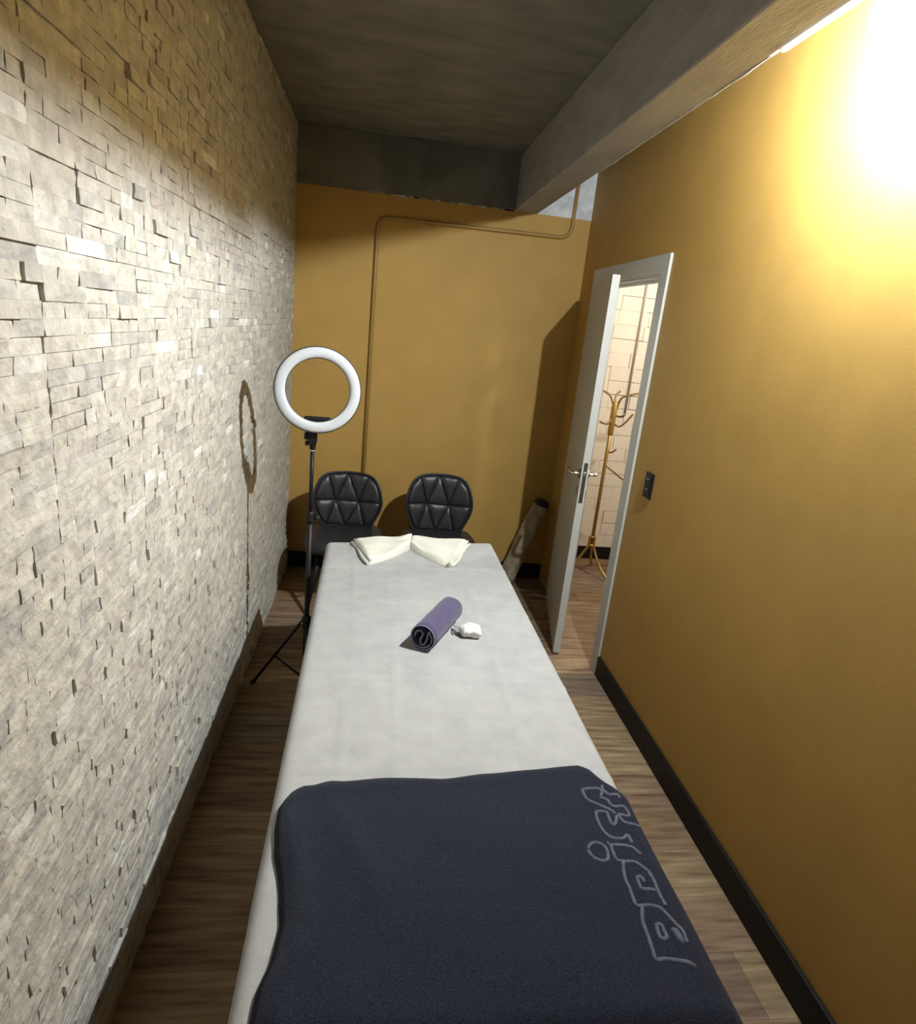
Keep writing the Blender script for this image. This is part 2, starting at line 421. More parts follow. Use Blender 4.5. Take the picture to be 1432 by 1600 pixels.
# local frame: x along the leaf, y across (towards the hall side), z up
LM = Matrix.Translation(Vector((HX-0.02, HY, 0))-DO) @ Matrix.Rotation(la, 4, 'Z')
bm = bmesh.new(); bx(bm, (0, 0, 0.012), (LL, 0.038, DH-0.098), 0.0015, None); bm.transform(LM); leaf = link('door_leaf', bm, M_WHITEDOOR, door)
def lpart(name, lo, hi, m, bev=0.0, parent=leaf):
    bm = bmesh.new(); bx(bm, lo, hi, bev); bm.transform(LM); return link(name, bm, m, parent)
lp = lpart('lock_plate', (LL-0.0004, 0.009, 0.905), (LL+0.002, 0.029, 1.125), M_STEEL, 0.0006)
lpart('latch_bolt', (LL+0.0015, 0.013, 1.055), (LL+0.010, 0.025, 1.075), M_CHROME, 0.002)
for zz in (0.915, 1.115):
    bm = bmesh.new(); tube_bm(bm, [(LL+0.001, 0.019, zz), (LL+0.003, 0.019, zz)], 0.003, 8); bm.transform(LM); link('screw', bm, M_CHROME, leaf)
for s, y0 in ((-1, 0.0), (1, 0.038)):
    bm = bmesh.new()
    xx = LL-0.045
    tube_bm(bm, [(xx, y0, 1.055), (xx, y0+s*0.008, 1.055)], 0.026, 20)
    bm.transform(LM); link('handle_rose', bm, M_STEEL, leaf, smooth=False)
    bm = bmesh.new()
    tube_bm(bm, smooth_path([(xx, y0+s*0.008, 1.055), (xx, y0+s*0.038, 1.055), (xx-0.015, y0+s*0.05, 1.056), (xx-0.06, y0+s*0.052, 1.057), (xx-0.115, y0+s*0.048, 1.055)], 5), 0.0095, 12)
    bm.transform(LM); link('door_handle', bm, M_CHROME, leaf)
    bm = bmesh.new(); tube_bm(bm, [(xx, y0, 0.965), (xx, y0+s*0.006, 0.965)], 0.022, 18); bm.transform(LM); link('key_rose', bm, M_CHROME, leaf)
for zz in (0.28, 1.05, 1.82):
    o = tube('hinge', [Vector((HX-0.005, HY+0.012, zz-0.045))-DO, Vector((HX-0.005, HY+0.012, zz+0.045))-DO], 0.007, M_STEEL, door, 10)

# ================================================================ LIGHT SWITCH
sw = empty('light_switch', (W, 2.385, 1.12), 'black two gang light switch plate with white marks on yellow wall beside door', 'light switch')
def spart(name, lo, hi, m, parent=sw, bev=0.0):
    bm = bmesh.new(); bx(bm, lo, hi, bev); return link(name, bm, m, parent)
spart('wall_plate', (-0.011, -0.038, -0.06), (-0.0005, 0.038, 0.06), M_BLACKPL, bev=0.003)
for zz in (0.024, -0.024):
    k = spart('switch_key', (-0.015, -0.024, zz-0.0215), (-0.0105, 0.024, zz+0.0215), M_GREYPL, bev=0.0015)
    spart('indicator_mark', (-0.0156, -0.012, zz+0.006), (-0.0149, 0.010, zz+0.0085), M_MARK, k)

# ================================================================ BACK WALL CONDUIT
def arc(c, r, a0, a1, n=8):
    return [(c[0]+r*math.cos(a0+(a1-a0)*i/n), c[1], c[2]+r*math.sin(a0+(a1-a0)*i/n)) for i in range(n+1)]
yc = D-0.0125; P = math.pi
path = [(0.493, yc, 0.113)] + arc((0.555, yc, 2.27), 0.062, P, P/2) + arc((1.645, yc, 2.415), 0.07, -P/2, 0) + [(1.718, yc, HC-0.001)]
M_CONDUIT = mat('mustard_conduit', (0.36, 0.215, 0.06), 0.5, var=0.15, vscale=12)
cdt = tube('conduit_pipe', path, 0.0115, M_CONDUIT, None, 12)
tag(cdt, 'thin mustard painted conduit pipe bent along the back wall under dark concrete band', 'pipe')
# hall conduit
hx = 2.475
tag(tube('hall_conduit', [(hx, HALL_Y-0.013, 1.2), (hx, HALL_Y-0.013, HC-0.002)], 0.0085, M_GREYPIPE, None, 12),
    'straight pale grey conduit pipe running down the white brick hall wall', 'pipe')

# ================================================================ LAMPS
def pendant(name, loc, bulbmat, label, r=0.048):
    t = empty(name, (loc.x, loc.y, HC), label, 'lamp'); dz = loc.z-HC
    lathe('canopy', [(0, -0.022), (0.03, -0.022), (0.045, -0.012), (0.048, -0.0005), (0, -0.0005)], M_BLACKPL, t, 24)
    tube('cord', [(0, 0, -0.02), (0, 0, dz+r+0.075)], 0.0035, M_BLACKPL, t, 8)
    lathe('socket', [(0, dz+r+0.08), (0.012, dz+r+0.08), (0.019, dz+r+0.066), (0.02, dz+r+0.02), (0.0, dz+r+0.018)], M_BRASS, t, 20)
    prof = [(r*math.sin(a), dz - r*math.cos(a)) for a in [math.radians(q) for q in range(0, 150, 10)]] + [(0.015, dz+r+0.021), (0, dz+r+0.021)]
    lathe('bulb', prof, bulbmat, t, 24)
    return t
pendant('pendant_lamp', LAMP, M_BULB, 'glowing bare bulb hanging between concrete beam and yellow wall')
pendant('hall_pendant_lamp', Vector((2.62, 3.0, 2.45)), M_HALLBULB, 'bare bulb lighting the white brick hall beyond the door')

# ================================================================ MASSAGE TABLE + SHEET
ZT = 0.716; BX0, BX1, BY0, BY1 = 0.383, 1.187, 0.335, 2.555
def bedx(x, y): return x - 0.014*(y-1.3)
def bedy(x, y): return y + 0.15*(x-0.785)*max(0, (y-1.6))/(BY1-1.6)
bed = empty('massage_table', (0.785, 1.44, 0), 'long massage table under pale grey disposable sheet', 'massage table')
BO = Vector((0.785, 1.44, 0))
def bpart(name, lo, hi, m, bev=0.0, warp=True):
    bm = bmesh.new(); bx(bm, lo, hi, bev)
    for v in bm.verts:
        x, y = v.co.x, v.co.y
        if warp: v.co.x, v.co.y = bedx(x, y), bedy(x, y)
    bm.transform(Matrix.Translation(-BO)); return link(name, bm, m, bed)
bpart('mattress', (BX0+0.012, BY0+0.012, ZT-0.09), (BX1-0.012, BY1-0.012, ZT-0.009), M_UPHOL, 0.03)
bpart('table_frame', (BX0+0.05, BY0+0.05, ZT-0.17), (BX1-0.05, BY1-0.06, ZT-0.0905), M_WOODLEG, 0.004)
for xx in (BX0+0.08, BX1-0.13):
    for yy in (BY0+0.12, BY1-0.2):
        bpart('leg', (xx, yy, 0.0), (xx+0.05, yy+0.05, ZT-0.1705), M_WOODLEG, 0.004)
def over(t, a, b, R):
    """arc length t over an edge-rounded span a..b -> (position, drop)"""
    def o(e):            # e = distance past the start of the rounding
        if e <= 0: return 0.0, 0.0
        if e < R*P/2: q = e/R; return R*math.sin(q), R*(1-math.cos(q))
        return R, R + (e-R*P/2)
    if t < a+R:
        p, d = o(a+R-t); return a+R-p, d
    if t > b-R:
        p, d = o(t-(b-R)); return b-R+p, d
    return t, 0.0
def cloth(a, b, off, R, flare=0.10, ph=0.0):
    """point on the draped surface at table coordinates (a across, b along)"""
    x, dx = over(a, BX0-off, BX1+off, R); y, dy = over(b, BY0-off, BY1+off, R)
    d = max(dx, dy) if not (dx > 0 and dy > 0) else math.hypot(dx, dy)*0.9+max(dx, dy)*0.1
    wv = 0.011*math.sin(b*9+ph)+0.007*math.sin(b*23+1+ph); wu = 0.011*math.sin(a*11+ph)
    if dx > R: s = -1 if a < 0.785 else 1; x += s*(dx-R)*(flare + 4*wv)*0.9
    if dy > R: s = -1 if b < 1.4 else 1; y += s*(dy-R)*(flare*0.4 + 3*wu)*0.5
    return Vector((bedx(x, y), bedy(x, y), ZT+off-d))
def axis(vals): return sorted(vals)
A = []; B = []
DROP = 0.33; R0 = 0.028
def span(a, b, R, n, drop0, drop1):
    L = R*P/2; o = []
    s = a+R-L; e = b-R+L
    o += [s-drop0*(1-i/8) for i in range(8)]
    o += [s+L*i/6 for i in range(6)]
    o += [a+R+(b-a-2*R)*i/n for i in range(n+1)]
    o += [b-R+L*i/6 for i in range(1, 7)]
    o += [e+drop1*i/8 for i in range(1, 9)]
    return o
A = span(BX0-0.003, BX1+0.003, R0, 60, DROP, DROP); B = span(BY0-0.003, BY1+0.003, R0, 150, 0.3, 0.25)
V = []; F = []
creA = (0.52, 0.655, 0.98); creB = (0.92, 1.32, 1.80, 2.22)
for b in B:
    for a in A:
        p = cloth(a, b, 0.003, R0)
        z = 0
        if p.z > ZT-0.02:
            for c_ in creA: z += 0.0036*math.exp(-((a+0.01*math.sin(b*3)-c_)/0.006)**2)
            for c_ in creB: z += 0.0042*math.exp(-((b+0.012*math.sin(a*5+c_)-c_)/0.008)**2)
            z += 0.0012*math.sin(a*17+b*5)*math.sin(b*11)
        V.append((p.x, p.y, p.z+z))
nA = len(A)
for j in range(len(B)-1):
    for i in range(nA-1): F.append((j*nA+i, j*nA+i+1, (j+1)*nA+i+1, (j+1)*nA+i))
sheet = pydata('bed_sheet', V, F, M_SHEET, smooth=True); solidify(sheet, 0.001, -1)
tag(sheet, 'pale grey creased disposable sheet draped over massage table', 'sheet')

# ================================================================ NAVY TOWEL
TOFF = 0.014; TR = 0.045
def navy_top(x, y):
    z = ZT+TOFF
    e = x-(BX1+TOFF-TR-0.014*(y-1.3))
    if e > 0:
        if e >= TR: return -1
        z -= TR-math.sqrt(TR*TR-e*e)
    return z + 0.003*math.sin(x*14+y*9)*math.sin(y*13)
te = [(435, 1258), (455, 1240), (480, 1228), (520, 1222), (600, 1217), (690, 1218), (760, 1208), (830, 1203), (905, 1197), (925, 1205), (940, 1222), (975, 1240)]
TE = [hit(q, 2, ZT+TOFF) for q in te]
le = [(435, 1258), (433, 1300), (437, 1400), (437, 1440), (425, 1490), (400, 1545), (388, 1600)]
LE = [hit(q, 2, ZT+TOFF) for q in le]
def interp(tab, v):
    if v <= tab[0][0]: return tab[0][1]
    for (a, fa), (b, fb) in zip(tab, tab[1:]):
        if v <= b: t = (v-a)/(b-a); t = t*t*(3-2*t)*0.5+t*0.5; return fa+(fb-fa)*t
    return tab[-1][1]
TT = sorted((p.x, p.y) for p in TE); TT.append((TT[-1][0]+0.3, TT[-1][1]-0.03))
TLft = sorted((p.y, p.x) for p in LE)
nu, nv = 84, 72; V = []; F = []
AEND = BX1+TOFF-TR+TR*P/2+0.17
BSTART = BY0-TOFF+TR-TR*P/2-0.14
for j in range(nv+1):
    v = j/nv
    for i in range(nu+1):
        u = i/nu
        yg = BSTART+(0.86-BSTART)*v
        xl = interp(TLft, min(max(yg, 0.30), 0.85))
        xa = xl+0.014*(yg-1.3)                       # back to table coordinates
        a = xa+(AEND-xa)*u
        yt = interp(TT, min(a-0.014*(0.85-1.3), 1.3))
        b = BSTART+(yt-BSTART)*v
        p = cloth(a, b, TOFF, TR, 0.05, 1.3)
        # left hem: rolled, lifting off the sheet; far hem a little puffed
        dl = a-xa; lift = 0.0
        lift += 0.020*math.exp(-((dl-0.035)/0.022)**2)*(0.35+0.65*min(1, max(0, (0.86-yg)/0.12)))
        lift -= 0.006*math.exp(-(dl/0.012)**2)
        lift += 0.003*math.exp(-((yt-b-0.02)/0.018)**2)
        lift += 0.0030*math.sin(a*14+b*9)*math.sin(b*13)
        fold = 0.010*math.exp(-((dl-0.10-0.25*(0.86-yg))/0.03)**2)*max(0, 1-abs(yg-0.72)/0.3)
        if p.z > ZT-0.01: p.z += lift+fold
        V.append(p)
for j in range(nv):
    for i in range(nu):
        k = j*(nu+1)+i; F.append((k, k+1, k+nu+2, k+nu+1))
towel = pydata('bath_towel', V, F, M_NAVY, smooth=True); solidify(towel, 0.009, -1)
tag(towel, 'navy blue terry bath towel with raised lettering spread over near end of table', 'towel')
# raised lettering worked into the towel, traced on its surface
from mathutils.bvhtree import BVHTree
BV = BVHTree.FromPolygons([Vector(v) for v in V], F)
def on_towel(q):
    loc, nor, idx, dst = BV.ray_cast(CAM, ray(q).normalized())
    if loc is None: return None
    if nor.z < 0: nor = -nor
    return loc-nor*0.0024
za = lambda pts: [(890+x/8.424, 1190+y/8.424) for x, y in pts]
zb = lambda pts: [(960+x/5.925, 1330+y/5.925) for x, y in pts]
strokes = {
 'letter_k': [za([(170, 365), (220, 480), (330, 540), (450, 590), (560, 645), (610, 700)]), za([(170, 365), (270, 350), (390, 355), (430, 400), (400, 470)]),
              za([(430, 310), (440, 360), (520, 430), (640, 430), (660, 500)]), za([(400, 470), (500, 500), (540, 560), (600, 590), (720, 590), (790, 710), (700, 700), (620, 680)])],
 'letter_c': [za([(340, 660), (420, 650), (490, 665), (520, 730), (550, 800), (590, 830), (620, 760), (620, 700)]),
              za([(345, 660), (370, 760), (430, 880), (500, 960), (590, 1005), (710, 1005), (760, 960), (800, 1010), (825, 1075)]), za([(640, 690), (720, 790), (840, 820), (930, 850)])],
 'letter_i': [za([(240, 1150), (290, 1075), (380, 1065), (470, 1120), (510, 1210), (500, 1290), (420, 1300), (320, 1255), (260, 1190), (240, 1150)]),
              za([(500, 1060), (540, 1090), (680, 1095), (820, 1120), (900, 1180), (960, 1230)]), za([(545, 1090), (580, 1200), (630, 1290), (720, 1310), (860, 1315), (950, 1370), (1050, 1450), (1110, 1560)])],
 'letter_r': [za([(710, 1315), (715, 1430), (750, 1580)])+zb([(140, 330), (190, 470), (220, 505), (270, 515)]), zb([(210, 235), (245, 330), (290, 350), (350, 350), (390, 370)]),
              zb([(210, 235), (250, 235), (290, 300)]), zb([(320, 190), (370, 270), (400, 350), (440, 430), (490, 520)])],
 'letter_b': [zb([(220, 505), (330, 500), (420, 520), (490, 580), (560, 660), (640, 740), (680, 850)]), zb([(260, 510), (265, 640), (310, 770), (360, 920), (390, 1000), (470, 995), (600, 1010), (700, 1030), (770, 1080)]),
              zb([(390, 670), (430, 800), (490, 795), (460, 730), (440, 680), (390, 670)]), zb([(540, 710), (600, 800), (640, 840), (600, 760), (560, 710)])],
}
for nm, sts in strokes.items():
    bm = bmesh.new()
    for st in sts:
        q2 = [Vector((x, y, 0)) for x, y in st]; q2 = smooth_path(q2, 5)
        pts = []
        for q in q2:
            p = on_towel((q.x, q.y))
            if p is not None: pts.append(p)
        pp = [pts[0]]
        for p in pts[1:]:
            if (p-pp[-1]).length > 0.003: pp.append(p)
        if len(pp) > 2:
            tube_bm(bm, pp, 0.0044, 8)
    bmesh.ops.recalc_face_normals(bm, faces=bm.faces)
    link(nm, bm, M_NAVYL, towel)

# ================================================================ WHITE BOW TOWEL
def pillow(poly, z0, h, inset=0.012):
    """rounded flat cushion with the given outline"""
    bm = bmesh.new(); n0 = len(poly); pts = []
    for i in range(n0):
        a = Vector((*poly[i][:2], 0)); b = Vector((*poly[(i+1) % n0][:2], 0)); k = max(1, int((b-a).length/0.022))
        for j in range(k): pts.append((a+(b-a)*j/k))
    c = sum(pts, Vector())/len(pts); rings = []
    for s, hh in ((0.985, 0.0), (1.0, 0.35), (0.985, 0.75), (0.95, 1.0), (0.7, 1.12), (0.4, 1.18), (0.15, 1.2)):
        rings.append([bm.verts.new((c.x+(p.x-c.x)*s, c.y+(p.y-c.y)*s, z0+h*hh)) for p in pts])
    n = len(pts)
    for a, b in zip(rings, rings[1:]):
        for j in range(n): bm.faces.new((a[j], a[(j+1) % n], b[(j+1) % n], b[j]))
    bm.faces.new(rings[-1]); bm.faces.new(list(reversed(rings[0])))
    return bm
ZS = ZT+0.0035
bow = empty('hand_towel', (0.755, 2.4, ZS), 'white terry towel folded into a bow at far end of massage table', 'towel'); BWO = Vector((0.755, 2.4, ZS))
def rnd_(t, k): 
    t = max(0.0, min(1.0, t/k)); return math.sqrt(max(0.0, 1-(1-t)**2))
def wing(side, cf, cb, ef, eb, nm):
    cf, cb, ef, eb = [Vector((*q, 0)) for q in (cf, cb, ef, eb)]
    NSs, NT = 30, 26; V = []; F = []
    for layer in (0, 1):
        for i in range(NSs+1):
            s_ = i/NSs
            for j in range(NT+1):
                t = j/NT; fr = cf+(ef-cf)*s_; bk = cb+(eb-cb)*s_
                fr = fr + Vector((0, -0.022*math.sin(P*s_), 0)); bk = bk + Vector((0, 0.006*math.sin(P*s_), 0))
                p = fr+(bk-fr)*t
                if layer == 0: h = 0.0
                else:
                    H = 0.026+0.010*math.exp(-(s_/0.22)**2)+0.020*t
                    H += (0.007*math.sin(t*11+0.6+side)*math.exp(-(s_/0.3)**2)) + 0.003*math.sin(s_*9+t*5+side*2)
                    H += 0.006*math.exp(-((t-0.35-0.25*s_)/0.14)**2)*(1-0.4*s_)
                    h = H*rnd_(min(t, 1-t), 0.12)*rnd_(1-s_, 0.07)*(0.75+0.25*rnd_(s_+0.02, 0.06))
                    h = max(h, 0.0005)
                V.append(p+Vector((0, 0, ZS+h))-BWO)
    n1 = (NSs+1)*(NT+1)
    for i in range(NSs):
        for j in range(NT):
            k = i*(NT+1)+j; q = (k, k+1, k+NT+2, k+NT+1)
            F.append(q); F.append(tuple(x+n1 for x in reversed(q)))
    bd = [i*(NT+1) for i in range(NSs+1)]+[NSs*(NT+1)+j for j in range(1, NT+1)]+[i*(NT+1)+NT for i in range(NSs-1, -1, -1)]+[j for j in range(NT-1, 0, -1)]
    for k in range(len(bd)):
        x, y = bd[k], bd[(k+1) % len(bd)]; F.append((x, y, y+n1, x+n1))
    o = pydata(nm, V, F, M_WHITETOWEL, bow, smooth=True)
    bm = bmesh.new(); bm.from_mesh(o.data); bmesh.ops.recalc_face_normals(bm, faces=bm.faces); bm.to_mesh(o.data); bm.free()
    pp = [ef+(eb-ef)*k/8 for k in range(9)]
    tube('hem', [p+Vector((0.006*side*math.sin(k*0.8), 0, ZS+0.010))-BWO for k, p in enumerate(pp)], 0.0085, M_WHITETOWEL, bow, 8)
    tube('hem', [p+Vector((-0.010*side, 0.002, ZS+0.024))-BWO for k, p in enumerate(pp)], 0.0065, M_WHITETOWEL, bow, 8)
wing(-1, (0.752, 2.435), (0.762, 2.515), (0.563, 2.215), (0.484, 2.465), 'folded_wing')
wing(1, (0.752, 2.435), (0.762, 2.515), (0.925, 2.225), (1.045, 2.53), 'folded_wing')

# ================================================================ ROLLED PURPLE TOWEL
RR = 0.047
pa = hit((660, 996), 2, ZS+RR); pb = hit((704, 950), 2, ZS+RR)
axd = (pb-pa); axd.z = 0; RL = axd.length; axd.normalize()
sd = Vector((axd.y, -axd.x, 0))
roll = empty('rolled_towel', (pa+axd*RL/2)*1.0-Vector((0, 0, RR)), 'purple terry towel rolled up tight lying across middle of sheet', 'towel')
prof = []
for i in range(70):
    t = i/69; ang = math.radians(-150 + 560*t)
    r = RR-0.0025 - 0.009*max(0, (t-0.35)/0.65) - 0.004*t
    prof.append((r*math.cos(ang), r*math.sin(ang)))
x0, y0 = prof[-1]
for q in ((0.012, -0.018), (-0.002, -0.024), (-0.006, -0.006), (0.002, 0.012), (-0.008, 0.022), (-0.022, 0.016), (-0.026, 0.0)): prof.append(q)
pp = [Vector((x, y, 0)) for x, y in prof]
pp = pp[:68]+smooth_path(pp[68:], 4)
V = []; F = []; n = len(pp); NS = 10
for k in range(NS+1):
    s = -RL/2+RL*k/NS
    for q in pp:
        e = 0.0012*math.sin(k*1.7+q.x*90)
        V.append(axd*s + sd*(q.x+e) + Vector((0, 0, q.y+RR+e)))
for k in range(NS):
    for i in range(n-1): F.append((k*n+i, k*n+i+1, (k+1)*n+i+1, (k+1)*n+i))
o = pydata('terry_roll', V, F, M_PURPLE, roll, smooth=True); solidify(o, 0.0045, 0)
M_NAVYIN = mat('dark_purple_hem', (0.21, 0.21, 0.30), 0.95)
tube('hem', [axd*(-RL/2-0.0005)+sd*q.x+Vector((0, 0, q.y+RR)) for q in pp[:60]], 0.0022, M_NAVYIN, roll, 6)
tube('hem', [axd*(-RL/2-0.0005)+sd*q.x+Vector((0, 0, q.y+RR)) for q in pp[60:]], 0.0020, M_NAVYIN, roll, 6)

# ================================================================ WHITE WRAPPED ITEM
c0 = hit((727, 987), 2, ZS+0.015)
pk = empty('cotton_packet', (c0.x+0.006, c0.y-0.004, ZS), 'small white cotton wad in clear wrapper beside rolled purple towel', 'packet')
bm = bmesh.new(); bmesh.ops.create_icosphere(bm, subdivisions=4, radius=1.0)
for v in bm.verts:
    d = v.co.copy(); k = 1+0.08*math.sin(d.x*4+d.y*2)+0.05*math.sin(d.y*7+d.z*4)+0.03*math.sin(d.x*12-d.y*7)
    ang = math.atan2(d.y, d.x); k *= 1+0.12*math.cos(2*ang+0.6)
    v.co = Vector((d.x*0.034*k+0.012, d.y*0.033*k, max(-0.0215, d.z*0.026*k)+0.0218))
link('cotton_wad', bm, M_COTTON, pk, smooth=True)
bm = bmesh.new(); rings = []
rf = random.Random(4)
for k in range(5):
    t = k/4
    rings.append([bm.verts.new((-0.020-0.022*t + rf.uniform(-.003, .003), 0.012+0.016*t + (0.012+0.012*t)*math.cos(2*P*j/10)*(1+rf.uniform(-.3, .3)), 0.013+(0.0115-0.003*t)*math.sin(2*P*j/10)*(1+rf.uniform(-.2, .0)))) for j in range(10)])
for a, b in zip(rings, rings[1:]):
    for j in range(10): bm.faces.new((a[j], a[(j+1) % 10], b[(j+1) % 10], b[j]))
o = link('clear_wrapper', bm, M_FILM, pk); solidify(o, 0.0004)

# ================================================================ RING LIGHT
SX, SY = 0.303, 2.306
rl = empty('ring_light', (SX, SY, 0), 'white ring light on black tripod stand beside the stone wall', 'ring light')
def zat(px, py): return hit((px, py), 1, SY).z
rc_ = hit((497, 610), 1, SY-0.03)                    # ring centre
zc = rc_.z
# ring local frame: faces the camera
nrm = (CAM-rc_); nrm.z *= 0.55; nrm.normalize()
sx_ = Vector((0, 0, 1)).cross(nrm).normalized(); sy_ = nrm.cross(sx_)
RO = 0.150; RI = 0.120
dist = (CAM-rc_).length
RO = 66.5*proj(rc_)[2]/FPX; RI = RO*0.735
def ring_mesh(name, prof, m, n=64):
    V = []; F = []; base = rc_-Vector((SX, SY, 0)); k = len(prof)
    for i in range(n):
        a = 2*P*i/n; d = sx_*math.cos(a)+sy_*math.sin(a)
        for r, h in prof: V.append(base+d*r+nrm*h)
    for i in range(n):
        for j in range(k):
            F.append((i*k+j, ((i+1) % n)*k+j, ((i+1) % n)*k+(j+1) % k, i*k+(j+1) % k))
    o = pydata(name, V, F, m, rl, smooth=True)
    bm = bmesh.new(); bm.from_mesh(o.data); bmesh.ops.recalc_face_normals(bm, faces=bm.faces); bm.to_mesh(o.data); bm.free()
    return o
ring_mesh('diffuser', [(RI+0.001, 0.0), (RI+0.003, 0.010), (RI+0.012, 0.014), ((RO+RI)/2, 0.0155), (RO-0.012, 0.014), (RO-0.003, 0.010), (RO-0.001, 0.0)], M_WHITEPL)
ring_mesh('ring_housing', [(RI-0.0005, -0.001), (RI+0.002, -0.014), ((RO+RI)/2, -0.018), (RO-0.002, -0.014), (RO+0.0015, -0.001), (RO+0.0015, 0.004), (RO-0.0005, 0.004), (RO-0.0012, -0.0008), (RI+0.0012, -0.0008)], M_GREYPL)
rb0 = rc_-Vector((SX, SY, 0))
def rframe(lo, hi, name, m, bev=0.003, par=None):
    bm = bmesh.new(); bx(bm, lo, hi, bev)
    M = Matrix((sx_, sy_, nrm)).transposed().to_4x4(); M.translation = rb0; bm.transform(M)
    return link(name, bm, m, par or rl)
rframe((-0.052, -RI-0.028, -0.045), (0.058, -RI+0.018, -0.0185), 'control_box', M_BLACKPL, 0.006)
zt = rb0.z-RO
def at(z): return Vector((0, 0, z))
# bracket, knob, collars, pole sections
bm = bmesh.new(); bx(bm, (-0.017, -0.018, zt-0.050), (0.017, 0.020, zt+0.020), 0.004); link('bracket', bm, M_BLACKPL, rl)
lathe('socket_collar', [(0, zt-0.078), (0.011, zt-0.078), (0.016, zt-0.045), (0.016, zt-0.035), (0, zt-0.035)], M_BLACKPL, rl, 18)
lathe('band', [(0, zt-0.084), (0.0105, zt-0.084), (0.0105, zt-0.0785), (0, zt-0.0785)], M_CHROME, rl, 18)
tube('tilt_knob', [(-0.016, 0, zt-0.022), (-0.034, 0, zt-0.022)], [0.017, 0.016], M_BLACKPL, rl, 14)
tube('clamp_knob', [(-0.016, 0, zt-0.052), (-0.030, 0, zt-0.052)], [0.011, 0.010], M_BLACKPL, rl, 12)
zj = zat(486, 806)
tube('pole', [at(zj), at(zt-0.075)], 0.0085, M_BLACKPL, rl, 14)
tube('pole', [at(0.08), at(zj)], 0.0115, M_BLACKPL, rl, 14)
lathe('pole_clamp', [(0, zj-0.03), (0.016, zj-0.03), (0.018, zj-0.02), (0.018, zj+0.012), (0.013, zj+0.022), (0, zj+0.022)], M_BLACKPL, rl, 18)
tube('clamp_knob', [(0.012, 0, zj-0.008), (0.04, 0, zj-0.008)], [0.008, 0.013], M_BLACKPL, rl, 12)
zh = 0.395
lathe('hub', [(0, zh-0.03), (0.018, zh-0.03), (0.021, zh-0.01), (0.021, zh+0.02), (0.014, zh+0.03), (0, zh+0.03)], M_BLACKPL, rl, 18)
lathe('brace_collar', [(0, 0.095), (0.017, 0.095), (0.017, 0.125), (0, 0.125)], M_BLACKPL, rl, 18)
f0 = hit((395, 1066), 2, 0.012)-Vector((SX, SY, 0)); fa = math.atan2(f0.y, f0.x); fl = math.hypot(f0.x, f0.y)
for k in range(3):
    a = fa+k*2*P/3; d = Vector((math.cos(a), math.sin(a), 0)); L_ = fl if k == 0 else fl
    top = d*0.02+at(zh); ft = d*L_+at(0.012)
    lg_ = tube('leg', [top, ft], 0.0075, M_BLACKPL, rl, 10)
    tube('rubber_foot', [ft-d*0.012+at(0.009), ft+d*0.006-at(0.0015)], 0.0098, M_BLACKPL, lg_, 10)
    mid = top+(ft-top)*0.55
    tube('brace', [d*0.016+at(0.11), mid], 0.005, M_BLACKPL, rl, 8)
# small bright rivet on the leg
lathe('rivet', [(0, 0.0), (0.004, 0.0), (0.003, 0.003), (0, 0.004)], M_CHROME, rl, 10, loc=(-0.018, -0.022, zh+0.0))

